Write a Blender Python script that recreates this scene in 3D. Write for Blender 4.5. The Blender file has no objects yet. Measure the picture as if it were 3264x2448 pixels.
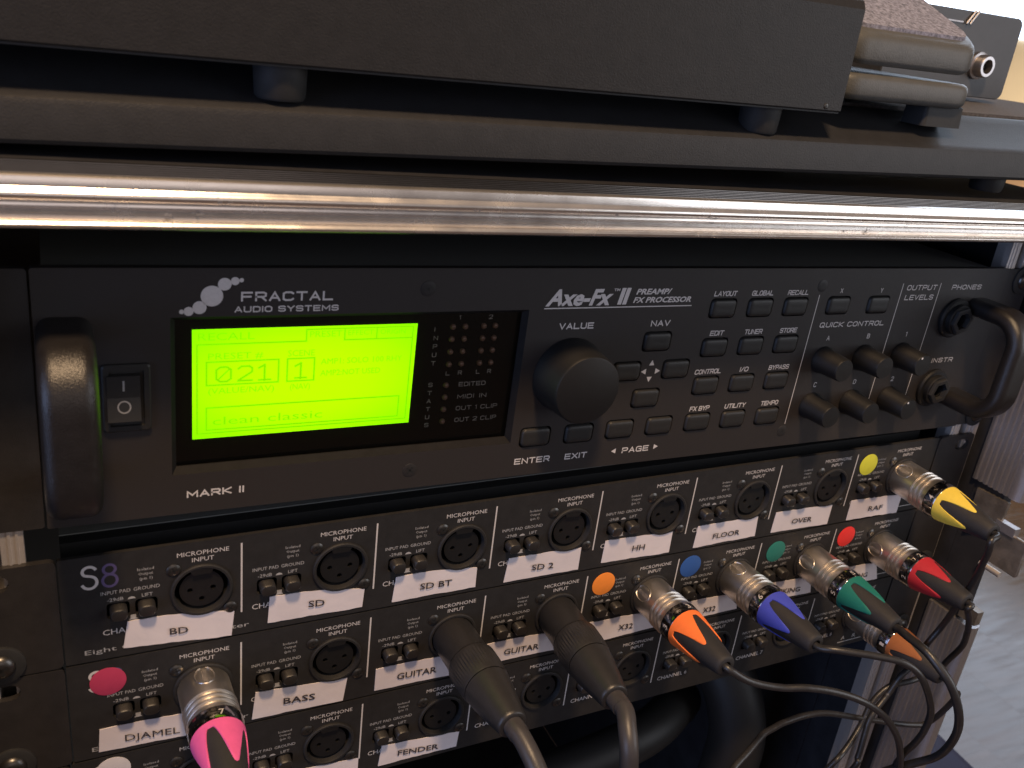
import bpy, bmesh, math, random
from mathutils import Matrix, Vector
random.seed(7)
S = bpy.context.scene
COL = S.collection
PI = math.pi
# ---- world frame: rack-panel millimetres (x right, y up, z towards the viewer) -> metres, z up; the floor is at y = -700 mm
FLOOR = -700.0
A3 = Matrix(((1, 0, 0), (0, 0, -1), (0, 1, 0)))
A4 = A3.to_4x4()
def W(x, y, z): return Vector((x, -z, y - FLOOR)) * 0.001
def D(x, y, z): return Vector((x, -z, y)) * 0.001

# ---------------- camera ----------------
cam = bpy.data.cameras.new('camera'); camo = bpy.data.objects.new('camera', cam); COL.objects.link(camo)
right = Vector((0.89493414, 0.11632269, 0.43076899)); up = Vector((0.06969395, 0.91712986, -0.39244819)); fwd = Vector((0.44072173, -0.38123727, -0.81266383))
r_, u_, b_ = A3 @ right, A3 @ up, A3 @ (-fwd)
m = Matrix((r_, u_, b_)).transposed().to_4x4(); m.translation = W(-206.649, 189.298, 285.864)
camo.matrix_world = m
cam.sensor_width = 36; cam.lens = 2885.36 / 3264 * 36; cam.clip_start = 0.005; cam.clip_end = 60
cam.dof.use_dof = True; cam.dof.focus_distance = 0.40; cam.dof.aperture_fstop = 22
S.camera = camo
# ---------------- world, lamps, exposure ----------------
w = bpy.data.worlds.new('World'); S.world = w; w.use_nodes = True
bg = w.node_tree.nodes['Background']; bg.inputs[0].default_value = (0.50, 0.45, 0.46, 1); bg.inputs[1].default_value = 0.28
S.view_settings.view_transform = 'Standard'; S.view_settings.look = 'None'; S.view_settings.exposure = 0.0
def area(name, pos, target, sx, sy, power, color):
    l = bpy.data.lights.new(name, 'AREA'); l.shape = 'RECTANGLE'; l.size = sx; l.size_y = sy; l.energy = power; l.color = color
    o = bpy.data.objects.new(name, l); COL.objects.link(o)
    o.location = W(*pos); d = W(*target) - W(*pos); o.rotation_euler = d.to_track_quat('-Z', 'Y').to_euler()
area('ceiling_lamp', (-230, 1150, 500), (0, 0, 0), 0.13, 0.13, 18.0, (1.0, 0.68, 0.40))
area('room_lamp', (-200, 500, 1700), (0, 0, 0), 1.1, 0.7, 1.7, (1.0, 0.86, 0.82))
area('added_right_light', (1050, 330, 820), (150, 60, 0), 0.8, 0.8, 5.6, (0.90, 0.93, 1.0))  # added soft light at right front, brightens and sheens the right-hand faces
area('side_window_light', (-1500, 150, 650), (0, 0, 0), 0.9, 1.1, 10.0, (0.42, 0.58, 1.0))
area('added_wall_light', (2350, -450, -1700), (3000, 60, -1950), 0.5, 0.5, 11.0, (1.0, 0.84, 0.62))  # added unseen light, there only to brighten the cream wall

# ---------------- materials ----------------
def mat(name, col, rough=0.5, metal=0.0, var=0.0, vscale=60, bump=0.0, bscale=2500, stretch=None, spec=0.5, coat=0.0, rvar=0.0, dirt=None, dscale=25, dth=(0.55, 0.7)):
    m = bpy.data.materials.new(name); m.use_nodes = True; nt = m.node_tree; N = nt.nodes; L = nt.links
    b = N['Principled BSDF']; b.inputs['Base Color'].default_value = (*col, 1); b.inputs['Roughness'].default_value = rough
    b.inputs['Metallic'].default_value = metal; b.inputs['Specular IOR Level'].default_value = spec; b.inputs['Coat Weight'].default_value = coat
    tc = N.new('ShaderNodeTexCoord'); mp = N.new('ShaderNodeMapping'); L.new(tc.outputs['Object'], mp.inputs[0])
    if stretch: mp.inputs['Scale'].default_value = stretch
    out = None
    if var > 0:
        n = N.new('ShaderNodeTexNoise'); n.inputs['Scale'].default_value = vscale; n.inputs['Detail'].default_value = 5; n.inputs['Roughness'].default_value = .7
        L.new(mp.outputs[0], n.inputs['Vector'])
        r = N.new('ShaderNodeMapRange'); r.inputs[1].default_value = .3; r.inputs[2].default_value = .7; r.inputs[3].default_value = 1 - var; r.inputs[4].default_value = 1 + var
        L.new(n.outputs['Fac'], r.inputs[0])
        mx = N.new('ShaderNodeMix'); mx.data_type = 'RGBA'; mx.blend_type = 'MULTIPLY'; mx.inputs[0].default_value = 1
        mx.inputs[6].default_value = (*col, 1); L.new(r.outputs[0], mx.inputs[7]); out = mx.outputs[2]
    if dirt:
        n2 = N.new('ShaderNodeTexNoise'); n2.inputs['Scale'].default_value = dscale; n2.inputs['Detail'].default_value = 7; n2.inputs['Roughness'].default_value = .75
        L.new(mp.outputs[0], n2.inputs['Vector'])
        r2 = N.new('ShaderNodeMapRange'); r2.inputs[1].default_value = dth[0]; r2.inputs[2].default_value = dth[1]; L.new(n2.outputs['Fac'], r2.inputs[0])
        mx2 = N.new('ShaderNodeMix'); mx2.data_type = 'RGBA'; L.new(r2.outputs[0], mx2.inputs[0])
        if out: L.new(out, mx2.inputs[6])
        else: mx2.inputs[6].default_value = (*col, 1)
        mx2.inputs[7].default_value = (*dirt, 1); out = mx2.outputs[2]
        if metal > 0:
            r3 = N.new('ShaderNodeMapRange'); r3.inputs[3].default_value = metal; r3.inputs[4].default_value = 0.2; L.new(r2.outputs[0], r3.inputs[0]); L.new(r3.outputs[0], b.inputs['Metallic'])
    if out: L.new(out, b.inputs['Base Color'])
    if rvar > 0:
        n = N.new('ShaderNodeTexNoise'); n.inputs['Scale'].default_value = vscale * 1.7; n.inputs['Detail'].default_value = 6
        L.new(mp.outputs[0], n.inputs['Vector'])
        r = N.new('ShaderNodeMapRange'); r.inputs[1].default_value = .3; r.inputs[2].default_value = .7; r.inputs[3].default_value = max(.02, rough - rvar); r.inputs[4].default_value = rough + rvar
        L.new(n.outputs['Fac'], r.inputs[0]); L.new(r.outputs[0], b.inputs['Roughness'])
    if bump > 0:
        n = N.new('ShaderNodeTexNoise'); n.inputs['Scale'].default_value = bscale; n.inputs['Detail'].default_value = 3
        L.new(mp.outputs[0], n.inputs['Vector'])
        bp = N.new('ShaderNodeBump'); bp.inputs['Strength'].default_value = bump; bp.inputs['Distance'].default_value = 0.0002
        L.new(n.outputs['Fac'], bp.inputs['Height']); L.new(bp.outputs[0], b.inputs['Normal'])
    return m
def emit(name, col, strength, edge=None):
    m = bpy.data.materials.new(name); m.use_nodes = True; nt = m.node_tree; N = nt.nodes; L = nt.links
    N.remove(N['Principled BSDF']); e = N.new('ShaderNodeEmission'); e.inputs[0].default_value = (*col, 1); e.inputs[1].default_value = strength
    L.new(e.outputs[0], N['Material Output'].inputs[0])
    if edge:
        tc = N.new('ShaderNodeTexCoord'); mp = N.new('ShaderNodeMapping'); mp.inputs['Location'].default_value = (-.5, -.5, -.5)
        L.new(tc.outputs['Generated'], mp.inputs[0]); vl = N.new('ShaderNodeVectorMath'); vl.operation = 'LENGTH'; L.new(mp.outputs[0], vl.inputs[0])
        r = N.new('ShaderNodeMapRange'); r.inputs[1].default_value = .5; r.inputs[2].default_value = .9; r.interpolation_type = 'SMOOTHSTEP'; L.new(vl.outputs['Value'], r.inputs[0])
        mx = N.new('ShaderNodeMix'); mx.data_type = 'RGBA'; L.new(r.outputs[0], mx.inputs[0]); mx.inputs[6].default_value = (*col, 1); mx.inputs[7].default_value = (*edge, 1)
        L.new(mx.outputs[2], e.inputs[0])
    return m
M = {}
M['faceplate'] = mat('brushed_black_anodised', (.027, .0235, .0225), .46, 0, .16, 300, .25, 900, (1, 30, 30), spec=.3, rvar=.08)
M['black_paint'] = mat('black_powder_coat', (.021, .020, .020), .55, 0, .18, 200, .35, 4000, spec=.25)
M['ear'] = mat('worn_black_rack_ear', (.022, .020, .020), .5, 0, .2, 90, .3, 3000, spec=.3)
M['print'] = mat('pale_grey_print', (.54, .505, .49), .6, 0, .08, 900)
M['print_dim'] = mat('thin_grey_print', (.36, .35, .345), .6, 0, .12, 900)
M['surround'] = mat('dark_window_surround', (.011, .010, .010), .7, 0, .2, 200, spec=.12)
M['print_faint'] = mat('faded_grey_print', (.24, .23, .22), .6, 0, .12, 900)
M['purple'] = mat('purple_print', (.085, .065, .16), .6, 0, .1, 900)
M['rubber'] = mat('black_rubber', (.022, .022, .023), .62, 0, .15, 300, .3, 5000, spec=.3)
M['button'] = mat('black_button_rubber', (.017, .016, .015), .5, 0, .12, 600, .2, 6000, spec=.4)
M['knob'] = mat('black_knob_plastic', (.009, .0088, .0092), .5, 0, .1, 500, .2, 6000, spec=.3)
M['capplastic'] = mat('dark_smoky_cap_plastic', (.018, .016, .015), .42, 0, .15, 500, .3, 2500, spec=.6)
M['cross'] = mat('dark_screw_recess', (.008, .008, .008), .6)
M['well'] = mat('dark_button_well', (.006, .006, .006), .7)
M['glossblack'] = mat('gloss_black_display', (.008, .009, .008), .15, spec=.5)
M['led'] = mat('unlit_led_lens', (.22, .14, .11), .3, spec=.5)
M['led_amber'] = mat('unlit_amber_led_lens', (.26, .2, .13), .3, spec=.5)
M['steel'] = mat('dark_screw_steel', (.10, .095, .09), .34, .9, .1, 500)
M['alu'] = mat('scratched_aluminium', (.88, .83, .78), .25, .92, 0, 60, .06, 2500, None, rvar=.05, dirt=(.16, .135, .115), dscale=110, dth=(.62, .70))
M['alu_shade'] = mat('aluminium_painted_shade', (.17, .16, .155), .22, .95, .1, 200)  # aluminium darkened: paints the flange's dark reflection, keeps screen glint off the lip
M['alu_rough'] = mat('worn_aluminium_extrusion', (.46, .44, .45), .45, .9, .14, 120, .3, 900, (40, 40, 3), rvar=.08, dirt=(.12, .11, .11), dscale=8, dth=(.55, .8))
M['rail'] = mat('rack_rail_aluminium', (.62, .57, .53), .5, .75, .15, 200, .2, 900, (40, 40, 3))
M['laminate'] = mat('black_case_laminate', (.024, .024, .028), .5, 0, .3, 60, .3, 1500, spec=.4)
M['interior'] = mat('haze_lifted_interior', (.13, .135, .13), .8)  # base colour lightened to put hazy blacks into the gaps
M['tape'] = mat('white_label_tape', (.66, .60, .605), .5, 0, .05, 40, .6, 260, spec=.35)
M['ink'] = mat('black_label_ink', (.035, .028, .028), .6)
M['nickel'] = mat('nickel_plated_shell', (.70, .65, .59), .38, 1)
M['chrome'] = mat('polished_dark_ring', (.30, .28, .28), .12, 1)
M['boot'] = mat('black_boot_rubber', (.024, .023, .025), .58, 0, .1, 400, .5, 5000, spec=.35)
M['plug'] = mat('black_plug_shell', (.022, .021, .022), .38, 0, .12, 400, .3, 3500, spec=.55)
M['cable'] = mat('black_cable_jacket', (.020, .019, .020), .38, 0, .25, 300, .4, 1200, spec=.6, dirt=(.16, .15, .14), dscale=160, dth=(.64, .72))
M['thick_cable'] = mat('grey_thick_cable_jacket', (.044, .040, .042), .42, 0, .15, 200, .3, 1500, spec=.5)
M['mfc'] = mat('grey_black_steel_box', (.0155, .0147, .0152), .5, 0, .16, 160, .6, 1500, spec=.3, dirt=(.06, .055, .05), dscale=60, dth=(.72, .80))
M['board'] = mat('charcoal_pedalboard_plastic', (.021, .021, .023), .5, 0, .14, 120, .6, 1500, spec=.3, dirt=(.06, .055, .05), dscale=50, dth=(.72, .80))
M['pedalgrey'] = mat('grey_pedal_casting', (.070, .070, .067), .45, 0, .12, 160, .6, 1500, spec=.4)
M['tread'] = mat('speckled_grey_tread', (.17, .172, .225), .9, 0, .75, 520, 1.0, 700)
M['carpet'] = mat('dark_speckled_carpet', (.07, .065, .068), .95, 0, .8, 900, 1.0, 900)
M['jackbox'] = mat('slate_pedal_housing', (.045, .047, .056), .45, 0, .08, 150, .3, 1500)
M['jackmetal'] = mat('bright_jack_nut', (.50, .47, .47), .35, 1)
M['latch'] = mat('galvanised_latch_plate', (.30, .27, .24), .45, .8, .3, 70, .4, 700, rvar=.1, dirt=(.14, .11, .09), dscale=30, dth=(.5, .75))
M['white'] = mat('white_nylon', (.72, .70, .70), .5)
M['wall'] = mat('cream_plaster_wall', (.78, .66, .48), .85, 0, .06, 3, .3, 60)
M['frame'] = mat('pale_window_frame', (.75, .72, .68), .5)
M['window'] = emit('bright_window_daylight', (.70, .82, 1.0), 4.2)
M['navy'] = mat('navy_black_fabric', (.016, .018, .060), .7, 0, .2, 40)
for n, c in dict(orange=(.92, .20, .045), blue=(.055, .075, .50), green=(.012, .165, .135), red=(.46, .025, .04), yellow=(.80, .60, .08), pink=(.74, .11, .32), brown=(.30, .105, .035)).items():
    M['r_' + n] = mat(n + '_ring_plastic', c, .6, 0, .05, 300, .3, 3000, spec=.3)
for n, c in dict(orange=(.83, .24, .025), blue=(.020, .085, .30), green=(.015, .17, .13), red=(.78, .028, .022), yellow=(.62, .60, .035), pink=(.42, .030, .085), white=(.55, .52, .53)).items():
    M['d_' + n] = mat(n + '_dot_paper', c, .75, 0, .05, 300)

# ---------------- mesh helpers (mm, panel axes) ----------------
MESHES = {}
def tomesh(name, vs, fs, smooth=0, mats=None):
    me = bpy.data.meshes.new(name); me.from_pydata([D(*v) for v in vs], [], fs); me.validate()
    bm = bmesh.new(); bm.from_mesh(me); bmesh.ops.recalc_face_normals(bm, faces=bm.faces); bm.to_mesh(me); bm.free()
    if smooth:
        for p in me.polygons: p.use_smooth = True
        if smooth < 180: me.set_sharp_from_angle(angle=math.radians(smooth))
    return me
class B:
    def __init__(s): s.v = []; s.f = []
    def add(s, vs, fs):
        o = len(s.v); s.v += [tuple(v) for v in vs]; s.f += [tuple(i + o for i in f) for f in fs]; return s
    def box(s, x0, x1, y0, y1, z0, z1):
        return s.add([(x0, y0, z0), (x1, y0, z0), (x1, y1, z0), (x0, y1, z0), (x0, y0, z1), (x1, y0, z1), (x1, y1, z1), (x0, y1, z1)],
                     [(3, 2, 1, 0), (4, 5, 6, 7), (0, 1, 5, 4), (2, 3, 7, 6), (1, 2, 6, 5), (3, 0, 4, 7)])
    def lathe(s, prof, n=32, cx=0, cy=0, cap0=True, cap1=True):   # prof: (z, r)
        o = len(s.v)
        for z, r in prof:
            for i in range(n): s.v.append((cx + r * math.cos(2 * PI * i / n), cy + r * math.sin(2 * PI * i / n), z))
        for k in range(len(prof) - 1):
            for i in range(n):
                j = (i + 1) % n; s.f.append((o + k * n + i, o + k * n + j, o + (k + 1) * n + j, o + (k + 1) * n + i))
        if cap0: s.f.append(tuple(o + i for i in range(n))[::-1])
        if cap1: s.f.append(tuple(o + (len(prof) - 1) * n + i for i in range(n)))
        return s
    def layers(s, rings):       # list of closed loops of equal count, capped at both ends
        o = len(s.v); n = len(rings[0])
        for r in rings: s.v += [tuple(p) for p in r]
        for k in range(len(rings) - 1):
            for i in range(n):
                j = (i + 1) % n; s.f.append((o + k * n + i, o + k * n + j, o + (k + 1) * n + j, o + (k + 1) * n + i))
        s.f.append(tuple(o + i for i in range(n))[::-1]); s.f.append(tuple(o + (len(rings) - 1) * n + i for i in range(n)))
        return s
    def mesh(s, name, smooth=0): return tomesh(name, s.v, s.f, smooth)
def rrect(cx, cy, w, h, r, n=5):
    p = []
    for ax, ay, a0 in ((1, 1, 0), (-1, 1, 90), (-1, -1, 180), (1, -1, 270)):
        for i in range(n + 1):
            a = math.radians(a0 + 90 * i / n); p.append((cx + ax * (w / 2 - r) + r * math.cos(a), cy + ay * (h / 2 - r) + r * math.sin(a)))
    return p
def rbox(cx, cy, w, h, r, zs, n=5):     # zs: (z, inset)
    b = B(); b.layers([[(x, y, z) for x, y in rrect(cx, cy, w - 2 * i, h - 2 * i, max(.05, r - i * .6), n)] for z, i in zs]); return b
def circ(cx, cy, r, n=24): return [(cx + r * math.cos(2 * PI * i / n), cy + r * math.sin(2 * PI * i / n)) for i in range(n)]
def plate(name, outer, holes, z0, z1):  # plate with holes, sides included
    bm = bmesh.new(); loops = []
    for lp in [outer] + holes:
        vs = [bm.verts.new((x, y, z1)) for x, y in lp]; loops.append(vs)
        for i in range(len(vs)): bm.edges.new((vs[i], vs[(i + 1) % len(vs)]))
    bmesh.ops.triangle_fill(bm, use_beauty=True, use_dissolve=False, edges=bm.edges[:])
    b = B(); idx = {v: i for i, v in enumerate(bm.verts)}
    b.add([tuple(v.co) for v in bm.verts], [tuple(idx[v] for v in f.verts) for f in bm.faces])
    n = len(b.v); b.v += [(x, y, z0) for x, y, _ in b.v[:n]]; b.f += [tuple(i + n for i in f)[::-1] for f in b.f[:]]
    for vs in loops:
        for i in range(len(vs)):
            a, c = idx[vs[i]], idx[vs[(i + 1) % len(vs)]]; b.f.append((a, c, c + n, a + n))
    bm.free(); return b.mesh(name)
def catmull(P, k=8):
    P = [Vector(p) for p in P]; P = [P[0] * 2 - P[1]] + P + [P[-1] * 2 - P[-2]]; o = []
    for i in range(1, len(P) - 2):
        p0, p1, p2, p3 = P[i - 1:i + 3]
        for j in range(k):
            t = j / k; o.append(.5 * ((2 * p1) + (p2 - p0) * t + (2 * p0 - 5 * p1 + 4 * p2 - p3) * t * t + (3 * p1 - p0 - 3 * p2 + p3) * t ** 3))
    return o + [P[-2]]
def tube(b, pts, r, n=14, sq=None):
    pts = [Vector(p) for p in pts]; T = []
    for i in range(len(pts)): T.append((pts[min(i + 1, len(pts) - 1)] - pts[max(i - 1, 0)]).normalized())
    nrm = T[0].orthogonal().normalized(); rings = []
    for i, p in enumerate(pts):
        nrm = (nrm - T[i] * nrm.dot(T[i])).normalized(); bn = T[i].cross(nrm)
        rr = r(i / (len(pts) - 1)) if callable(r) else r
        rings.append([p + (nrm * math.cos(2 * PI * a / n) + bn * math.sin(2 * PI * a / n)) * rr for a in range(n)])
    return b.layers(rings)
# ---- objects ----
def root(name, label, cat, pos, rot=None, group=None):
    o = bpy.data.objects.new(name, None); COL.objects.link(o); o.empty_display_size = .01
    R = A4 @ (rot.to_4x4() if rot else Matrix.Identity(4)) @ A4.inverted(); R.translation = W(*pos); o.matrix_world = R
    o['label'] = label; o['category'] = cat
    if group: o['group'] = group
    return o
def part(name, me, m, parent, loc=(0, 0, 0), rot=None, label=None, kind=None):
    if isinstance(me, B): me = me.mesh(name)
    if m and not me.materials: me.materials.append(M[m])
    o = bpy.data.objects.new(name, me); COL.objects.link(o); o.parent = parent
    R = A4 @ (rot.to_4x4() if rot else Matrix.Identity(4)) @ A4.inverted(); R.translation = D(*loc); o.matrix_local = R
    if label: o['label'] = label
    if kind: o['kind'] = kind
    return o
def copy_tree(o, parent=None):
    c = o.copy(); COL.objects.link(c); c.parent = parent
    for ch in list(o.children): copy_tree(ch, c)
    return c
def Rz(d): return Matrix.Rotation(math.radians(d), 3, 'Z')

# ---- lettering ----
def _capH():
    c = bpy.data.curves.new('t', 'FONT'); c.body = 'H'; c.size = 1; o = bpy.data.objects.new('t', c); me = bpy.data.meshes.new_from_object(o)
    h = max(v.co.y for v in me.vertices); bpy.data.objects.remove(o); return h
CAP = _capH()
def ftext(b, body, x0, x1, y, h, z=.06, shear=0, bold=0, slope=0, fn=None, res=2):
    c = bpy.data.curves.new('t', 'FONT'); c.body = body; c.size = 1; c.offset = bold; c.resolution_u = res
    o = bpy.data.objects.new('t', c); me = bpy.data.meshes.new_from_object(o)
    xs = [v.co.x for v in me.vertices]; a, bb = min(xs), max(xs); sx = (x1 - x0) / (bb - a); sy = h / CAP; vs = []
    for v in me.vertices:
        X = (v.co.x - a) * sx; Y = v.co.y * sy; p = (x0 + X + shear * Y, y + Y + slope * X, z)
        vs.append(fn(*p) if fn else p)
    b.add(vs, [tuple(p.vertices) for p in me.polygons]); bpy.data.objects.remove(o); bpy.data.meshes.remove(me); return b
c_ = 1.1
SQ = [(c_, 0), (4 - c_, 0), (4, c_), (4, 6 - c_), (4 - c_, 6), (c_, 6), (0, 6 - c_), (0, c_), (c_, 0)]
G = {'A': [[(0, 0), (2, 6), (4, 0)], [(.75, 1.9), (3.25, 1.9)]], 'B': [[(0, 0), (3.2, 0), (4, .8), (4, 2.4), (3.3, 3.1), (3.7, 3.7), (3.7, 5.3), (3, 6), (0, 6), (0, 0)], [(0, 3.1), (3.3, 3.1)]],
     'C': [[(4, .9), (3.1, 0), (.9, 0), (0, .9), (0, 5.1), (.9, 6), (3.1, 6), (4, 5.1)]], 'D': [[(0, 0), (2.9, 0), (4, 1.1), (4, 4.9), (2.9, 6), (0, 6), (0, 0)]],
     'E': [[(4, 0), (0, 0), (0, 6), (4, 6)], [(0, 3.1), (3.6, 3.1)]], 'F': [[(0, 0), (0, 6), (4, 6)], [(0, 3), (3.5, 3)]],
     'G': [[(4, 5.2), (3.2, 6), (.9, 6), (0, 5.1), (0, .9), (.9, 0), (4, 0), (4, 3), (2.2, 3)]], 'H': [[(0, 0), (0, 6)], [(4, 0), (4, 6)], [(0, 3), (4, 3)]],
     'I': [[(0, 0), (0, 6)]], 'K': [[(0, 0), (0, 6)], [(4, 6), (.4, 3.1), (4, 0)]], 'L': [[(0, 6), (0, 0), (3.8, 0)]],
     'M': [[(0, 0), (0, 6), (2.4, 1.8), (4.8, 6), (4.8, 0)]], 'N': [[(0, 0), (0, 6), (4, 0), (4, 6)]], 'O': [SQ], 'P': [[(0, 0), (0, 6), (3.2, 6), (4, 5.2), (4, 3.4), (3.2, 2.6), (0, 2.6)]],
     'Q': [SQ, [(2.4, 1.8), (4.4, -.5)]], 'R': [[(0, 0), (0, 6), (3.2, 6), (4, 5.2), (4, 3.5), (3.2, 2.7), (0, 2.7)], [(2.2, 2.7), (4, 0)]],
     'S': [[(0, .9), (.8, 0), (3.2, 0), (4, .8), (4, 2.3), (3.2, 3.1), (.8, 3.1), (0, 3.8), (0, 5.2), (.8, 6), (3.2, 6), (4, 5.1)]], 'T': [[(0, 6), (4, 6)], [(2, 6), (2, 0)]],
     'U': [[(0, 6), (0, .9), (.9, 0), (3.1, 0), (4, .9), (4, 6)]], 'V': [[(0, 6), (2, 0), (4, 6)]], 'X': [[(0, 0), (4, 6)], [(0, 6), (4, 0)]], 'Y': [[(0, 6), (2, 2.8), (4, 6)], [(2, 2.8), (2, 0)]],
     '1': [[(0, 5), (1, 6), (1, 0)]], '0': [SQ], '2': [[(0, 5.1), (.9, 6), (3.1, 6), (4, 5.2), (4, 3.6), (0, .2), (0, 0), (4, 0)]], '/': [[(0, 0), (2.4, 6)]], '8': [SQ, [(0, 3.05), (4, 3.05)]]}
def ribbon(b, P, w, z):
    closed = P[0] == P[-1]; pts = [Vector(p) for p in (P[:-1] if closed else P)]; n = len(pts); L = []; Rr = []
    for i, p in enumerate(pts):
        a = pts[i - 1] if (i > 0 or closed) else None; c = pts[(i + 1) % n] if (i < n - 1 or closed) else None
        d1 = (p - a).normalized() if a is not None else None; d2 = (c - p).normalized() if c is not None else None
        if d1 is None: d1 = d2
        if d2 is None: d2 = d1
        n1 = Vector((-d1.y, d1.x)); n2 = Vector((-d2.y, d2.x)); mm = (n1 + n2)
        mm = mm.normalized() if mm.length > 1e-6 else n1; k = min(1.8, 1 / max(.3, mm.dot(n1)))
        ex = Vector((0, 0))
        if not closed and i == 0: ex = -d2 * w * .45
        if not closed and i == n - 1: ex = d1 * w * .45
        L.append(p + mm * w / 2 * k + ex); Rr.append(p - mm * w / 2 * k + ex)
    vs = [(q.x, q.y, z) for q in L] + [(q.x, q.y, z) for q in Rr]; m = n if closed else n - 1
    b.add(vs, [(i, (i + 1) % n, n + (i + 1) % n, n + i) for i in range(m)])
def stext(b, body, x0, x1, y, h, w=.45, z=.06, shear=0, sp=1.7):
    gx = 0; items = []
    for ch in body:
        if ch == ' ': gx += 3; continue
        wd = max(p[0] for l in G[ch] for p in l)
        items.append((ch, gx)); gx += wd + sp
    tot = gx - sp; sx = (x1 - x0 - w) / max(tot, .01); sy = (h - w) / 6
    if tot < .1: sx = 1
    for ch, ox in items:
        for k, l in enumerate(G[ch]):
            ribbon(b, [(x0 + w / 2 + (ox + px) * sx + shear * (py * sy), y + w / 2 + py * sy) for px, py in l], w, z + .012 * k)
    return b
def bar(b, x0, y0, x1, y1, w, z=.06): ribbon(b, [(x0, y0), (x1, y1)], w, z); return b
def disc(b, cx, cy, r, z=.06, n=28): b.add([(x, y, z) for x, y in circ(cx, cy, r, n)], [tuple(range(n))]); return b

# ======================= THE FLIGHT CASE =======================
case = root('flight_case', 'black flight case with scratched aluminium edges holding the rack gear, its front open', 'flight case', (0, FLOOR, 0), )
CO = (0, -FLOOR, 0)   # case parts are written in panel coordinates
RL = math.radians(-.58)
def lid_roll(b): b.v = [(x * math.cos(RL) - (y - 128) * math.sin(RL), 127.4 + x * math.sin(RL) + (y - 128) * math.cos(RL), z) for x, y, z in b.v]; return b
flange = []
zz = 11.5
for k in range(6):      # fine grooves on the top flange
    flange += [(zz, 136.0), (zz + 1.9, 136.0), (zz + 2.1, 135.1), (zz + 2.8, 135.1)]; zz += 2.9
flange += [(28.9, 135.8), (28.9, 134.5), (11.5, 134.5)]
prof = [(28.95, 136.0), (30.2, 135.9), (31.0, 135.5), (31.3, 134.6), (31.3, 132.9), (31.7, 132.4), (32.4, 131.9), (32.7, 131.2), (32.6, 130.4), (32.0, 129.7), (31.0, 129.2), (30.0, 128.9), (29.5, 128.4), (29.6, 127.9), (30.4, 127.6),
        (31.0, 127.3), (31.0, 126.1), (30.3, 125.8), (29.7, 125.5), (30.2, 125.2), (31.2, 124.8), (32.2, 124.2), (32.6, 123.5), (32.5, 122.9), (32.2, 122.6), (28.95, 122.6)]
lip = [(32.1, 122.55), (31.4, 122.1), (30.2, 121.9), (26, 121.9), (26, 122.55)]
NX = 40
for nm, q, mm_, lb in (('lid_top_flange', flange, 'alu_shade', None), ('lid_edge_profile', prof, 'alu', 'bright scratched aluminium profile along the front of the lid'), ('lid_under_lip', lip, 'alu_shade', None)):
    b = B(); b.layers([[(-360 + 640 * i / NX, y, z) for z, y in q] for i in range(NX + 1)])
    part(nm, lid_roll(b).mesh(nm, 35), mm_, case, CO, label=lb)
part('lid_panel', lid_roll(B().box(-360, 278, 131.6, 134.2, -420, 11.3)), 'laminate', case, CO)
# right hand side wall with ribbed extrusion, open gap where the latch sits
part('side_panel', B().box(254.6, 262, -560, 131, -420, 1), 'laminate', case, CO)
def ext(y0, y1):
    pr = [(254.5, 0), (252.6, 0)]
    z = .5
    for k in range(7): pr += [(252.4, z), (252.4, z + 1.5), (253.3, z + 1.9), (253.3, z + 2.9)]; z += 3.3
    pr += [(252.2, z), (252.2, z + 1.5), (252.6, z + 4.6), (253.8, z + 6.2), (256, z + 7.0), (259, z + 6.8), (261, z + 5.5), (261.8, z + 3.2), (261.8, 1.2), (254.5, 1.2)]
    b = B(); n = 14
    b.layers([[(x, y0 + (y1 - y0) * i / n, z) for x, z in pr] for i in range(n + 1)]); return b.mesh('side_edge_profile', 30)
part('side_edge_profile', ext(-26, 121.5), 'alu_rough', case, CO)
part('side_edge_profile', ext(-560, -110), 'alu_rough', case, CO)
part('latch_recess', B().box(254.6, 262, -109.5, -26.5, 1.2, 20), 'laminate', case, CO)
part('left_panel', B().box(-262, -254, -560, 131, -420, 30), 'laminate', case, CO)
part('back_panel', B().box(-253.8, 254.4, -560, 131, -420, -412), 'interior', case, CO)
part('bottom_panel', B().box(-253.8, 254.4, -572, -560.2, -420, 30), 'laminate', case, CO)
# latch hardware
b = B(); b.add([(252.6, -30, 5), (252.6, -29, 25), (252.6, -46, 24), (252.6, -58, 6), (254.5, -30, 5), (254.5, -29, 25), (254.5, -46, 24), (254.5, -58, 6)], [(0, 1, 2, 3), (7, 6, 5, 4), (0, 4, 5, 1), (1, 5, 6, 2), (2, 6, 7, 3), (3, 7, 4, 0)])
part('latch_plate', b, 'latch', case, CO)
part('latch_plate', rbox(0, 0, 21, 22, 1.5, [(0, .5), (.4, 0), (1.6, 0), (2, .5)]), 'latch', case, (254.6, -55.5 - FLOOR, 32), Matrix.Rotation(math.radians(-90), 3, 'Y'))
part('latch_tongue', B().box(251.6, 256, -45.5, -40.2, 22, 34), 'alu_rough', case, CO)
b = B(); tube(b, [(253, -70, 21), (253, -70, 34)], 1.7, 12); part('latch_pin', b.mesh('latch_pin', 40), 'rail', case, CO)
part('latch_catch', B().box(252, 257, -107, -98, 20, 31), 'latch', case, CO)
# inner wall strips behind the right rail
part('wall_strip', B().box(253.4, 254.5, -555, -60, -60, -55), 'laminate', case, CO)
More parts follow.
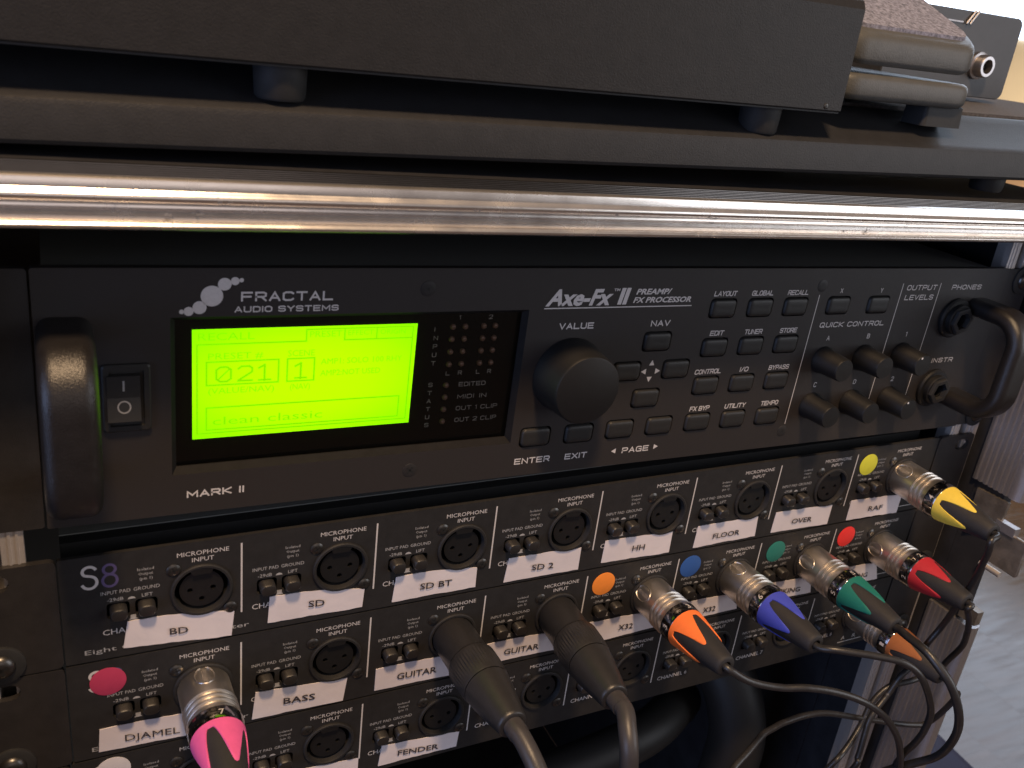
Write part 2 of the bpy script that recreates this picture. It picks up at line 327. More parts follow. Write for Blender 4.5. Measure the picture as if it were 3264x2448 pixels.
# rack rails
def rail(sgn):
    a = [222.6, 228.6, 235.2, 244.4]; b = B()
    def bx(x0, x1, z0, z1): b.box(*sorted((sgn * x0, sgn * x1)), -555, 131, z0, z1)
    bx(222.6, 228.6, -5, -1.6); bx(235.2, 244.4, -5, -1.6); bx(228.6, 229.4, -14, -1.61); bx(234.4, 235.2, -14, -1.61); bx(229.4, 234.4, -14, -12.5)
    for k in (224.1, 226.4, 237.4, 240.2): bx(k, k + .8, -1.6, -1.15)
    return b
part('rack_rail', rail(1), 'rail', case, CO); part('rack_rail', rail(-1), 'rail', case, CO)

# ======================= EFFECTS PROCESSOR (2 units) =======================
roll = Rz(-.83)
AO = (-214.1, 104.1, 0)
fx = root('effects_processor', 'two-unit black guitar effects processor with glowing green screen, handles and a large value knob', 'effects processor', AO, roll)
def H(u, v, z=0): return (u, -v, z)
U = 438.4; V = 88.0
holes = [[(38.4, -16.2), (166.2, -16.2), (166.2, -72.6), (38.4, -72.6)]]
BT = {'LAYOUT': (259, 17.5), 'GLOBAL': (279.3, 17.5), 'RECALL': (299.6, 17.5), 'EDIT': (259, 35.2), 'TUNER': (279.2, 35.2), 'STORE': (299.5, 35.2), 'CONTROL': (258.9, 53), 'I/O': (279.1, 53), 'BYPASS': (299.4, 53),
      'FX BYP': (258.8, 70.7), 'UTILITY': (279, 70.8), 'TEMPO': (299.3, 70.9), 'X': (325.5, 17.4), 'Y': (351.1, 17.5)}
BT2 = [(228.2, 31.3), (215.7, 44.1), (240.7, 44.2), (227.9, 56.9), (177.1, 70.7), (197.6, 70.9), (217.8, 70.7), (238.1, 70.7)]
allb = list(BT.values()) + BT2
for u, v in allb: holes.append([(x, y) for x, y in rrect(u, -v, 14.2, 9.0, 1.9, 3)])
part('faceplate', plate('faceplate', rrect(U / 2, -V / 2, U, V, .8, 2), holes, -3.2, 0), 'faceplate', fx)
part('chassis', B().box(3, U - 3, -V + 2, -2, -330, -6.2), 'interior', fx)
part('backing_plate', B().box(170, U - 4, -V + 3, -3, -5.9, -3.9), 'well', fx)
for s in (0, 1):
    x0, x1 = ((-27.4, -.7) if not s else (U + .7, U + 19.2))
    cx = (x0 + x1) / 2; e = rrect(cx, -V / 2 - .1, x1 - x0, V - .6, 1.0, 3)
    hx = -21 if not s else U + 13.5
    hs = [[(x, y) for x, y in rrect(hx, -6.4, 9.5, 6, 2.9, 5)], [(x, y) for x, y in rrect(hx, -V + 6.4, 9.5, 6, 2.9, 5)]]
    part('rack_ear', plate('rack_ear', e, hs, -3, -.5), 'ear', fx)
# window recess, lit panel
b = B(); o_ = [(38.4, -16.2), (166.2, -16.2), (166.2, -72.6), (38.4, -72.6)]; i_ = [(40, -17.8), (164.6, -17.8), (164.6, -70.6), (40, -70.6)]
b.add([(x, y, -.02) for x, y in o_] + [(x, y, -2.4) for x, y in i_] + [(x, y, -3.0) for x, y in i_], [(k, (k + 1) % 4, 4 + (k + 1) % 4, 4 + k) for k in range(4)] + [(4 + k, 4 + (k + 1) % 4, 8 + (k + 1) % 4, 8 + k) for k in range(4)])
part('window_surround', b, 'surround', fx)
part('display_backing', B().box(39, 165.6, -72, -16.6, -5.6, -4.3), 'glossblack', fx)
LCDE = emit('green_backlight', (.46, 1.0, .0), 1.3, (.24, .97, .0))
M['lcd'] = LCDE; M['lcdink'] = emit('green_backlight_through_dark_segments', (.27, .87, .0), 1.0)
lcd = part('screen', B().box(45.5, 123.4, -61.7, -22.0, -4.3, -4.2), 'lcd', fx, label='glowing green backlit screen')
b = B(); Z = -4.16
def T(txt, u0, u1, v, h, bold=0): ftext(b, txt, u0, u1, -v, h, Z, bold=bold)
T('RECALL', 47.3, 65.5, 25.9, 2.6); T('PRESET', 84.2, 95.5, 25.9, 2.2); T('EFFECT', 97.7, 107, 25.6, 1.9); T('ORIGIN', 109.5, 119, 25.6, 1.9)
for x0, y0, x1, y1 in [(47, 27.3, 83, 27.3), (83, 27.3, 83, 23), (83, 23, 96.5, 23), (96.5, 23, 96.5, 27.3), (96.5, 27.3, 121.8, 27.3), (108.2, 23, 108.2, 27), (96.8, 23, 121.6, 23), (121.8, 23, 121.8, 59.8), (47, 27.3, 47, 59.8), (47, 59.8, 121.8, 59.8),
                       (50, 33.6, 73.8, 33.6), (73.8, 33.6, 73.8, 42), (73.8, 42, 50, 42), (50, 42, 50, 33.6), (76.8, 33.6, 86.2, 33.6), (86.2, 33.6, 86.2, 42), (86.2, 42, 76.8, 42), (76.8, 42, 76.8, 33.6),
                       (50, 50.3, 118.6, 50.3), (118.6, 50.3, 118.6, 58.6), (118.6, 58.6, 50, 58.6), (50, 58.6, 50, 50.3)]:
    bar(b, x0, -y0, x1, -y1, .62, Z)
T('PRESET #', 50.5, 68.5, 32.7, 2.2); T('SCENE', 76.9, 86.2, 32.7, 2.2); stext(b, '0', 52.8, 58.3, -41.2, 6.0, .75, Z); bar(b, 53.6, -40.2, 57.6, -36.2, .5, Z + .01); stext(b, '2', 60.0, 65.3, -41.2, 6.0, .75, Z)
for u in (67.2, 79.6): bar(b, u, -36.4, u + 1.9, -35.4, .75, Z); bar(b, u + 1.9, -35.3, u + 1.9, -41.1, .75, Z + .01); bar(b, u, -40.9, u + 3.9, -40.9, .7, Z + .02)
T('(VALUE/NAV)', 50.6, 72.5, 45.2, 2.1); T('(NAV)', 78, 85, 45.2, 2.1); T('AMP1: SOLO 100 RHY', 88.5, 118.5, 36.2, 2.1); T('AMP2:NOT USED', 88.5, 110.5, 40.6, 2.1)
T('clean classic', 52, 90, 56.9, 3.0)
part('screen_characters', b, 'lcdink', fx)
M['pane'] = (lambda m: m)(bpy.data.materials.new('clear_acrylic')); m = M['pane']; m.use_nodes = True; N = m.node_tree.nodes; N.remove(N['Principled BSDF'])
tr = N.new('ShaderNodeBsdfTransparent'); gl = N.new('ShaderNodeBsdfGlossy'); gl.inputs['Roughness'].default_value = .06; mx = N.new('ShaderNodeMixShader'); fr = N.new('ShaderNodeFresnel'); fr.inputs[0].default_value = 1.4
m.node_tree.links.new(fr.outputs[0], mx.inputs[0]); m.node_tree.links.new(tr.outputs[0], mx.inputs[1]); m.node_tree.links.new(gl.outputs[0], mx.inputs[2]); m.node_tree.links.new(mx.outputs[0], N['Material Output'].inputs[0])
b = B(); b.add([(40.02, -17.82, -2.9), (164.58, -17.82, -2.9), (164.58, -70.58, -2.9), (40.02, -70.58, -2.9)], [(3, 2, 1, 0)])
part('display_window', b, 'pane', fx)
ledm = B().lathe([(0, 1.15), (.5, 1.1), (.9, .8), (1.05, .3)], 14).mesh('led', 60)
for r, v in enumerate((23.7, 28.6, 33.6, 38.7)):
    for u in (137.4, 142.4, 150, 154.8):
        part('led', ledm.copy() if r == 1 and u == 137.4 else ledm, 'led_amber' if r == 1 else 'led', fx, H(u, v, -4.29))
for v in (47.2, 52.2, 57.3, 62.4): part('led', ledm, 'led', fx, H(137.2, v, -4.29))
b = B(); Z = -4.2
for k, ch in enumerate('INPUT'): stext(b, ch, 130.2, 131.9 if ch != 'I' else 130.5, -(25.4 + k * 3.35), 1.7, .25, Z)
for k, ch in enumerate('STATUS'): stext(b, ch, 130.0, 131.7, -(47.6 + k * 3.35), 1.7, .25, Z)
stext(b, '1', 139.5, 140.2, -20.9, 1.7, .25, Z); stext(b, '2', 151.7, 153.3, -21, 1.7, .25, Z)
for u, ch in ((136.6, 'L'), (141.6, 'R'), (149.1, 'L'), (153.9, 'R')): stext(b, ch, u, u + 1.6, -43.2, 1.7, .25, Z)
stext(b, 'EDITED', 142.5, 153.8, -48.1, 1.8, .28, Z); stext(b, 'MIDI', 142.5, 149.5, -53.3, 1.8, .28, Z); stext(b, 'IN', 151.8, 154.8, -53.3, 1.8, .28, Z)
stext(b, 'OUT 1 CLIP', 142.4, 160.1, -58.2, 1.8, .28, Z); stext(b, 'OUT 2 CLIP', 142.4, 160.3, -63.2, 1.8, .28, Z)
part('window_lettering', b, 'print_dim', fx)
# logo and printed words
b = B()
for u, v, r in ((41.8, 14.3, .75), (43.9, 14.2, 1.5), (47.2, 13, 2.15), (51, 9.2, 3.45), (54.9, 5.3, 2.1), (58.1, 4.3, 1.35), (60.1, 4, .7)): disc(b, u, -v, r)
part('logo_circles', b, 'print', fx)
b = B(); stext(b, 'FRACTAL', 60.0, 90.3, -11.2, 3.3, .62); stext(b, 'AUDIO SYSTEMS', 58.0, 92.4, -14.9, 2.1, .42); part('maker_lettering', b, 'print', fx)
b = B(); stext(b, 'MARK II', 43, 62.2, -81.9, 2.7, .58); part('model_lettering', b, 'print', fx)
b = B(); ftext(b, 'Axe-Fx', 172.8, 201.5, -14.7, 6.1, .06, .32, .035); ftext(b, 'II', 205.2, 209.4, -14.4, 6.0, .06, .2, .05); ftext(b, 'TM', 202.6, 205.4, -9.2, 1.0, .06, .1, .02)
ftext(b, 'PREAMP/', 213.4, 230.0, -10.7, 2.2, .06, .3, .03); ftext(b, 'FX PROCESSOR', 212.6, 241.2, -14.2, 2.2, .06, .3, .03); bar(b, 172.6, -15.9, 241.9, -15.9, .42)
part('product_lettering', b, 'print', fx)
b = B()
stext(b, 'VALUE', 180.3, 196, -24.6, 2.6, .5); stext(b, 'NAV', 223.4, 233, -24.6, 2.6, .5); stext(b, 'ENTER', 169.2, 185.6, -82.7, 2.7, .5); stext(b, 'EXIT', 192.8, 203.6, -82.8, 2.7, .5); stext(b, 'PAGE', 221.3, 235.2, -82.7, 2.7, .5)
def tri(pts): part('arrow_mark', B().add([(u, -v, .06) for u, v in pts], [(0, 1, 2)]), 'print', fx)
tri([(227.9, 39.6), (226.6, 42), (229.2, 42)]); tri([(227.9, 49.6), (226.6, 47.2), (229.2, 47.2)]); tri([(223.1, 44.7), (225.6, 43.4), (225.6, 46)]); tri([(232.8, 44.7), (230.3, 43.4), (230.3, 46)])
tri([(215.7, 81.2), (218, 80), (218, 82.4)]); tri([(240.1, 81.1), (237.8, 79.9), (237.8, 82.3)])
for t, (u, v) in BT.items():
    wd = {'LAYOUT': 12, 'GLOBAL': 12, 'RECALL': 12, 'EDIT': 7.4, 'TUNER': 10, 'STORE': 10, 'CONTROL': 14.3, 'I/O': 4.8, 'BYPASS': 12, 'FX BYP': 10.8, 'UTILITY': 12, 'TEMPO': 10.4, 'X': 1.4, 'Y': 1.4}[t]
    if t in 'XY': stext(b, t, u - .8, u + .8, -(v - 5.9), 2.2, .32)
    else: stext(b, t, u - wd / 2 - .2, u + wd / 2 - .2, -(v - 5.4), 2.3, .4, shear=.12, sp=1.4)
for q in ((312.5, -12.4, 312.3, -76.1), (364.3, -7.5, 364.2, -68), (390.3, -7.4, 390.1, -68)): part('divider_line', bar(B(), *q, .4), 'print', fx)
stext(b, 'QUICK CONTROL', 317.6, 358.8, -28, 2.5, .42, shear=.1); stext(b, 'OUTPUT', 367.5, 388, -10.7, 2.6, .42, shear=.1); stext(b, 'LEVELS', 367.8, 387.4, -15.6, 2.6, .42, shear=.1)
stext(b, 'PHONES', 399, 420.5, -10.7, 2.5, .42, shear=.1); stext(b, 'INSTR', 401.5, 417, -49.5, 2.5, .42, shear=.1)
for t, u, v in (('A', 325.2, 33.3), ('B', 351.1, 33.2), ('1', 376.9, 33.1), ('C', 325, 56.8), ('D', 350.8, 56.8), ('2', 376.8, 56.8)):
    stext(b, t, u - (.9 if t != '1' else .4), u + (.9 if t != '1' else .4), -(v + 1.2), 2.4, .34)
part('control_lettering', b, 'print', fx)
# buttons
cap = rbox(0, 0, 12.7, 7.6, 1.7, [(-3.5, 0), (.5, 0), (.95, .45), (1.15, 1.3), (1.05, 3.0)], 4).mesh('push_button', 50)
for u, v in allb: part('push_button', cap, 'button', fx, H(u, v, 0))
# value knob
kb = B().lathe([(.1, 15.7), (1.2, 15.7), (2.2, 15.2), (15.8, 14.3), (16.6, 13.8), (16.8, 13.4), (16.75, 0.01)], 72, cap1=False).mesh('value_knob', 30)
part('value_knob', kb, 'knob', fx, H(187.6, 43.9))
# small knobs
def knobmesh():
    prof = [(.1, 6.6), (1.6, 6.5), (2.4, 6.1), (13.6, 5.5), (14.3, 5.1), (14.4, 0.01)]; b = B(); n = 48; o = len(b.v)
    for z, r in prof:
        for i in range(n):
            rr = r * (1 - .012 * (i % 2)) if 2.0 < z < 14.0 else r
            b.v.append((rr * math.cos(2 * PI * i / n), rr * math.sin(2 * PI * i / n), z))
    for k in range(len(prof) - 1):
        for i in range(n): j = (i + 1) % n; b.f.append((k * n + i, k * n + j, (k + 1) * n + j, (k + 1) * n + i))
    return b.mesh('small_knob', 40)
km = knobmesh(); dm = disc(B(), 0, 4.4, .55, 14.46, 12).mesh('pointer_dot')
for k, (u, v) in enumerate(((325, 44), (351, 44), (376.8, 44), (325, 67.4), (350.9, 67.4), (376.8, 67.4))):
    kn = part('small_knob', km, 'knob', fx, H(u, v), Rz((20, -15, 30, 10, 40, 28)[k]))
    if k in (2, 5): part('pointer_dot', dm, 'white', kn)
# jacks
jb = B().lathe([(.1, 10.2), (1.4, 10.2), (2.2, 9.5), (2.3, 7.8), (4.4, 7.6), (4.9, 7.1), (5.0, 5.4), (4.2, 5.2), (4.2, 3.6), (-6, 3.5)], 36, cap1=True).mesh('jack_socket', 35)
jn = B().lathe([(2.3, 7.3), (6.2, 7.0), (6.5, 6.6), (6.5, 4.6), (2.3, 4.6)], 6, cap0=False, cap1=False).mesh('jack_nut')
for u, v in ((406.8, 25.3), (407.2, 63.2)):
    j = part('jack_socket', jb, 'knob', fx, H(u, v)); part('jack_nut', jn, 'rubber', j, rot=Rz(12))
# panel screws
def screwmesh(r, name='screw', hgt=.9, bm_='steel'):
    b = B(); b.lathe([(0, r), (hgt * .35, r * .98), (hgt * .8, r * .75), (hgt, r * .45)], 20)
    for a in (0, 90):
        c, s = math.cos(math.radians(a)), math.sin(math.radians(a)); L, w = r * .55, r * .13
        b.add([(c * x - s * y, s * x + c * y, hgt + .02) for x, y in ((-L, -w), (L, -w), (L, w), (-L, w))], [(0, 1, 2, 3)])
    me = b.mesh(name, 40); me.materials.append(M[bm_]); me.materials.append(M['cross'])
    for p in me.polygons[-2:]: p.material_index = 1
    return me
sm = screwmesh(2.9, hgt=.3, bm_='ear')
for k, (u, v) in enumerate(((124.4, 7.5), (124.1, 80.1), (312.9, 8), (311.6, 79.9))): part('screw', sm, 'ear', fx, H(u, v, .02), Rz(20 + 33 * k))
# power switch
sw = part('power_switch', rbox(0, 0, 14.4, 23.2, 1.2, [(.05, 0), (1.2, 0), (1.6, .5), (1.6, 2.0), (.6, 2.2)]).mesh('power_switch', 30), 'button', fx, H(25, 42.6))
b = B(); x0, x1 = -4.9, 4.9
ys = [8.0, 7.6, 0, -7.6, -8.0]; zs = [.6, 2.2, 1.7, 3.6, .6]
b.layers([[(x, y, z) for y, z in zip(ys, zs)] for x in (x0, x1)])
rk = part('rocker', b, 'button', sw, (-.9, .5, 0))
b = B(); b.add([(-.3, 6.0, 2.15), (.3, 6.0, 2.15), (.3, 2.4, 1.95), (-.3, 2.4, 1.95)], [(0, 1, 2, 3)])
n = 24
b.add([(2.05 * math.cos(2 * PI * i / n), -2.9 + 2.05 * math.sin(2 * PI * i / n), 2.52 - .24 * math.sin(2 * PI * i / n) * 2.05) for i in range(n)] + [(1.6 * math.cos(2 * PI * i / n), -2.9 + 1.6 * math.sin(2 * PI * i / n), 2.52 - .24 * math.sin(2 * PI * i / n) * 1.6) for i in range(n)], [(i, (i + 1) % n, n + (i + 1) % n, n + i) for i in range(n)])
part('switch_marks', b, 'print_faint', sw, (-.9, .5, .02))
# handles
def handle():
    path = []; R_ = 13; zt = 29.0; v0, v1 = 19.5, 68.5
    path += [(v0, 0), (v0, 6), (v0, zt - R_)]
    for i in range(1, 9): a = math.radians(90 * i / 8); path.append((v0 + R_ - R_ * math.cos(a), zt - R_ + R_ * math.sin(a)))
    for i in range(1, 8): path.append((v0 + R_ + (v1 - v0 - 2 * R_) * i / 8, zt))
    for i in range(0, 9): a = math.radians(90 * i / 8); path.append((v1 - R_ + R_ * math.sin(a), zt - R_ + R_ * math.cos(a)))
    path += [(v1, 6), (v1, 0)]
    sec = [(x, y) for x, y in rrect(0, 0, 15.6, 8.6, 4.1, 6)]; rings = []
    for i, (v, z) in enumerate(path):
        a = path[max(i - 1, 0)]; c = path[min(i + 1, len(path) - 1)]; tv, tz = c[0] - a[0], c[1] - a[1]; l = math.hypot(tv, tz); tv /= l; tz /= l
        rings.append([(x, -(v - tz * y * -1), z + (tv * y * -1) * -1) if False else (x, -(v + tz * y), z - tv * y) for x, y in sec])
    return B().layers(rings).mesh('handle', 50)
M['handle'] = mat('worn_black_handle_paint', (.014, .0125, .0125), .32, 0, .2, 250, .7, 2500, spec=.5)
hm = handle(); part('handle', hm, 'handle', fx, H(8.3, 0)); part('handle', hm, 'handle', fx, H(422.3, 0))
rs = screwmesh(4.6, hgt=2.4); wash = B().lathe([(0, 7.6), (.9, 7.6), (1.2, 7.0), (1.3, 4.0)], 22).mesh('washer', 40)
def rack_screw(parent, loc, a):
    s_ = part('rack_screw', rs, 'steel', parent, loc, Rz(a)); part('washer', wash, 'rubber', s_, (0, 0, -.9)); return s_
rack_screw(fx, H(-21, 6.4, .2), 15); rack_screw(fx, H(U + 13.5, 6.4, .2), 40); rack_screw(fx, H(U + 13.5, V - 6.4, .2), 70)
part('washer', B().lathe([(0, 6.4), (1.6, 6.4), (2.2, 5.6), (2.3, 0.01)], 10, cap1=False).mesh('washer', 40), 'white', fx, H(-21.5, 82.0, -.3), label='pale hexagonal washer on the left rack ear')

# ======================= MICROPHONE SPLITTERS =======================
P = 51.27
def ch_x(k): return (k - 4) * P          # right-hand divider of channel k (1..8)
SP_LAB = ['upper black eight-channel microphone splitter, directly under the effects processor, every channel labelled',
          'middle black eight-channel microphone splitter with most connectors plugged in and coloured dots',
          'lowest black eight-channel microphone splitter, mostly bare sockets and a FENDER label']
sp = root('microphone_splitter', SP_LAB[0], 'microphone splitter', (0, -40.2, 0), group='microphone splitters stacked in the rack')
SO = (0, 40.2, 0)
XL, XR = -213.6, 212.9
holes = []
for k in range(1, 9):
    X = ch_x(k); holes.append(circ(X - 14, -17, 10.1, 30))
    for bx in (-42, -32.8): holes.append([(x, y) for x, y in rrect(X + bx, -20.2, 7.4, 6.6, 1.2, 3)])
part('faceplate', plate('faceplate', rrect((XL + XR) / 2, -18.4, XR - XL, 43.6, .5, 2), holes, -1.6, 0), 'black_paint', sp, SO)
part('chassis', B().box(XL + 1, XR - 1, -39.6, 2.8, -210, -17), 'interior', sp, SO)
part('socket_backing', B().box(XL + 1, XR - 1, -39, 2.4, -16.9, -11.8), 'well', sp, SO)
for s in (0, 1):
    x0, x1 = ((-241.4, XL - .5) if not s else (XR + .5, 240.9)); hx = -233 if not s else 232.5
    o = rrect((x0 + x1) / 2, -18.4, x1 - x0, 43.8, 2.2, 4)
    part('rack_ear', plate('rack_ear', o, [[(x, y) for x, y in rrect(hx, -2.4, 10, 6.4, 3.1, 5)], [(x, y) for x, y in rrect(hx, -34.4, 10, 6.4, 3.1, 5)]], -1.9, .5), 'ear', sp, SO)
# the socket: outer ring, recessed insert with three holes, latch tab, two screws
ring = B().lathe([(-.1, 10.9), (.7, 10.9), (1.1, 10.5), (1.1, 9.7), (.4, 9.4), (-10.9, 9.2)], 40, cap0=False, cap1=False).mesh('microphone_socket', 35)
ins = plate('socket_insert', circ(0, 0, 7.7, 32), [circ(-4, -.3, 1.05, 10), circ(4, -.3, 1.05, 10), circ(0, -4.5, 1.05, 10)], -11.5, -.6)
def latchtab():
    b = B(); b.layers([[(x, y, z) for x, y in ((-3.2, 7.0), (3.2, 7.0), (4.2, 9.1), (3.0, 10.2), (-3.0, 10.2), (-4.2, 9.1))] for z in (-2, .9)]); return b.mesh('release_tab')
ltm = latchtab(); ssm = screwmesh(2.5, hgt=.8)
pb = rbox(0, 0, 5.8, 5.0, 2.0, [(-11, 0), (3.0, 0), (3.6, .4), (3.8, 1.2)], 4).mesh('push_button', 40)
for k in range(1, 9):
    X = ch_x(k)
    so = part('microphone_socket', ring, 'black_paint', sp, (X - 14, -17 + 40.2, 0))
    part('socket_insert', ins, 'knob', so); part('release_tab', ltm, 'knob', so)
    part('screw', ssm, 'steel', so, (-9.5, 10.0, .05), Rz(17 * k)); part('screw', ssm, 'steel', so, (9.9, -9.9, .05), Rz(51 * k))
    for bx in (-42, -32.8): part('push_button', pb, 'capplastic', sp, (X + bx, -20.2 + 40.2, 0))
    if k < 8: part('divider_line', bar(B(), 0, 0, 0, -29.9, .62) if k == 1 else DIV, 'print', sp, (X, 40.2, 0)); DIV = [o for o in sp.children if o.name.startswith('divider_line')][0].data
    b = B()
    ftext(b, 'CHANNEL %d' % k, -47.4, -28.9, -30.0, 2.25, .06)
    part('channel_lettering', b, 'print', sp, (X, 40.2, 0))
b = B(); z = .06
ftext(b, 'MICROPHONE', -22.2, -4.4, -2.1, 1.75, z); ftext(b, 'INPUT', -17.2, -9.7, -4.9, 1.75, z)
part_b = B(); ftext(part_b, 'Isolated', -35.3, -29.9, -5.2, 1.15, z, res=1); ftext(part_b, 'Output', -35.0, -30.2, -7.1, 1.15, z, res=1); ftext(part_b, '(pin 1)', -34.7, -30.4, -9.1, 1.15, z, res=1)
ftext(part_b, 'INPUT PAD', -47.3, -37.8, -13.1, 1.4, z); ftext(part_b, 'GROUND', -36.8, -28.2, -13.1, 1.4, z); ftext(part_b, '-29dB', -45.4, -40.2, -16.1, 1.35, z); ftext(part_b, 'LIFT', -34.2, -30.6, -16.1, 1.35, z)
part_b.add([(-38.9, -16.2, z), (-36.2, -16.2, z), (-36.7, -15.5, z), (-37.5, -15.2, z), (-38.4, -15.5, z)], [(0, 1, 2, 3, 4)])
part_b.add([(-38.6, -25.0, z), (-36.0, -25.0, z), (-36.0, -24.7, z), (-36.4, -24.6, z), (-36.4, -23.0, z), (-38.2, -23.0, z), (-38.2, -24.6, z), (-38.6, -24.7, z)], [tuple(range(8))])
mA = b.mesh('input_lettering'); mB = part_b.mesh('switch_lettering')
for k in range(1, 9):
    part('input_lettering', mA, 'print', sp, (ch_x(k), 40.2, 0)); part('switch_lettering', mB, 'print_dim', sp, (ch_x(k), 40.2, 0))
b = B(); ftext(b, 'Eight Channel Mic Splitter', -207.4, -151, -37.1, 1.9, .06); part('model_lettering', b, 'print_dim', sp, SO)
def arc(cx, cy, rx, ry, a0, a1, n=14): return [(cx + rx * math.cos(math.radians(a0 + (a1 - a0) * i / n)), cy + ry * math.sin(math.radians(a0 + (a1 - a0) * i / n))) for i in range(n + 1)]
b = B(); ribbon(b, arc(-204.2, -2.6, 2.1, 1.9, 25, 245, 12)[:-1] + arc(-204.3, -7.0, 2.35, 2.5, 72, -155, 14), 1.0, .06); part('large_letter', b, 'print', sp, SO)
b = B(); e8 = arc(-197.9, -2.7, 1.9, 1.9, 0, 360, 20); e8[-1] = e8[0]; ribbon(b, e8, .95, .06); e8 = arc(-197.9, -7.2, 2.3, 2.5, 0, 360, 20); e8[-1] = e8[0]; ribbon(b, e8, .95, .075); part('large_numeral', b, 'purple', sp, SO)
b = B(); bar(b, 183.4, -36.9, 206.4, -36.9, .5); ftext(b, 'A', 185.2, 188.2, -35.4, 2.6, .06); ftext(b, 'R', 194, 196.6, -35.4, 2.6, .06); ftext(b, 'T', 202.4, 205, -35.4, 2.6, .06); part('maker_lettering', b, 'print_dim', sp, SO)
for s, hx in ((0, -233), (1, 232.5)): rack_screw(sp, (hx, -34.4 + 40.2, 1.4), 25 + 40 * s); 
sp2 = copy_tree(sp); sp2['label'] = SP_LAB[1]; sp2.location = W(-.1, -40.2 - 44.45, 0)
sp3 = copy_tree(sp); sp3['label'] = SP_LAB[2]; sp3.location = W(-1.1, -40.2 - 88.9, 0)
SPS = [(sp, 0, -40.2), (sp2, -.1, -84.65), (sp3, -1.1, -129.1)]

# ---- tape labels and dots (stuck to their splitter) ----
def tape(row, name, q, texts, cut=None, desc=None):
    s, ox, oy = SPS[row]; b = B(); n = 14; (tl, tr, br, bl) = q; rnd = random.Random(len(name) * 7 + row)
    top, bot = [], []
    for i in range(n + 1):
        t = i / n
        x = tl[0] + (tr[0] - tl[0]) * t; y = tl[1] + (tr[1] - tl[1]) * t; X = bl[0] + (br[0] - bl[0]) * t; Y = bl[1] + (br[1] - bl[1]) * t
        y += rnd.uniform(-.2, .2) + (.9 * math.sin(PI * t) if cut == 'arch' else 0)
        if cut and row < 3:   # torn round the socket rim
            cx = round((x + 14) / P) * P - 14; cy = -17 - 44.45 * row; d = math.hypot(x - cx, y - cy)
            if abs(x - cx) < 9 and d < 11.1: y = cy - math.sqrt(max(0, 11.1 ** 2 - (x - cx) ** 2))
        Y += rnd.uniform(-.16, .16); x += (rnd.uniform(-.5, .5) if i in (0, n) else 0); zt = .35 + .18 * math.sin(t * 9 + row); top.append((x - ox, y - oy, zt)); bot.append((X - ox, Y - oy, .3 + .1 * math.cos(t * 7)))
    mid = [tuple((a[j] * .5 + c[j] * .5) + (.12 * math.sin(i * .9) if j == 2 else 0) for j in range(3)) for i, (a, c) in enumerate(zip(top, bot))]
    m_ = n + 1; vs = top + mid + bot; b.add(vs + [(x, y, .12) for x, y, _ in vs], [(r * m_ + i, r * m_ + i + 1, (r + 1) * m_ + i + 1, (r + 1) * m_ + i) for r in range(2) for i in range(n)])
    N3 = 3 * m_
    edge = [i for i in range(m_)] + [m_ + n, 2 * m_ + n] + [2 * m_ + i for i in range(n - 1, -1, -1)] + [m_]
    b.f += [(edge[i], edge[(i + 1) % len(edge)], edge[(i + 1) % len(edge)] + N3, edge[i] + N3) for i in range(len(edge))]
    o = part('tape_label', b.mesh('tape_label', 60), 'tape', s, label=desc or 'white tape label printed %s' % name)
    tb = B()
    for txt, (xa, ya, xb, yb), h in texts:
        ftext(tb, txt, xa - ox, xb - ox, ya - oy, h, .72, 0, 0 if 'M' in txt else .014, (yb - ya) / (xb - xa))
    if tb.v: part('label_lettering', tb, 'ink', o)
tape(0, 'BD', [(-193.3, -25.4), (-156.4, -28.6), (-157.5, -40.0), (-194.9, -36.7)], [('BD', (-179.3, -34.2, -172.9, -34.7), 2.75)], 'arch')
tape(0, 'SD', [(-143.6, -25.3), (-106.2, -29.0), (-106.8, -37.9), (-144.1, -37.3)], [('SD', (-128.7, -33.1, -122.3, -33.6), 2.95)], 'arch')
tape(0, 'SD BT', [(-93.5, -26.4), (-56.9, -28.2), (-57.1, -38.2), (-94.3, -38.3)], [('SD BT', (-82.6, -34.3, -68.4, -34.9), 2.9)], 'arch')
tape(0, 'SD 2', [(-42.6, -26.5), (-6.6, -27.5), (-6.4, -39.0), (-43.7, -38.6)], [('SD 2', (-30.8, -34.8, -19.9, -35.5), 2.9)], 'torn')
tape(0, 'HH', [(5.8, -26.1), (43.3, -27.3), (43.5, -39.0), (5.6, -37.9)], [('HH', (21.4, -34.1, 28.4, -34.4), 2.9)], 'torn')
tape(0, 'FLOOR', [(57.9, -27.1), (95.3, -27.0), (95.9, -38.6), (57.7, -39.1)], [('FLOOR', (68.3, -35.5, 84.9, -35.7), 2.8)], 'torn')
tape(0, 'OVER', [(106.5, -26.6), (144.8, -28.0), (144.9, -39.5), (106.2, -38.4)], [('OVER', (118.5, -35.0, 132.4, -35.7), 2.8)], 'torn')
tape(0, 'RAF', [(158.3, -27.4), (196.1, -28.8), (196.5, -40.4), (158.5, -39.5)], [('RAF', (172.7, -35.7, 183.4, -36.2), 2.8)], 'torn')
tape(1, 'DJAMEL', [(-204.2, -71.3), (-166, -72.6), (-166, -84.0), (-205.3, -82.1)], [('DJAMEL', (-196.2, -79.3, -176.9, -81.2), 3.0), ('C', (-174.7, -81.5, -172.0, -81.7), 3.0)], 'torn')
tape(1, 'BASS', [(-148.7, -69.8), (-111.4, -72.6), (-112.6, -84.0), (-149.7, -83.1)], [('BASS', (-137.4, -78.6, -124.5, -79.6), 3.0)], 'torn')
tape(1, 'GUITAR', [(-98.6, -71.1), (-61, -72), (-61, -83.5), (-99.0, -82.7)], [('GUITAR', (-89.4, -79.0, -71.2, -79.8), 3.1)], 'torn', 'white tape label printed GUITAR, left of two')
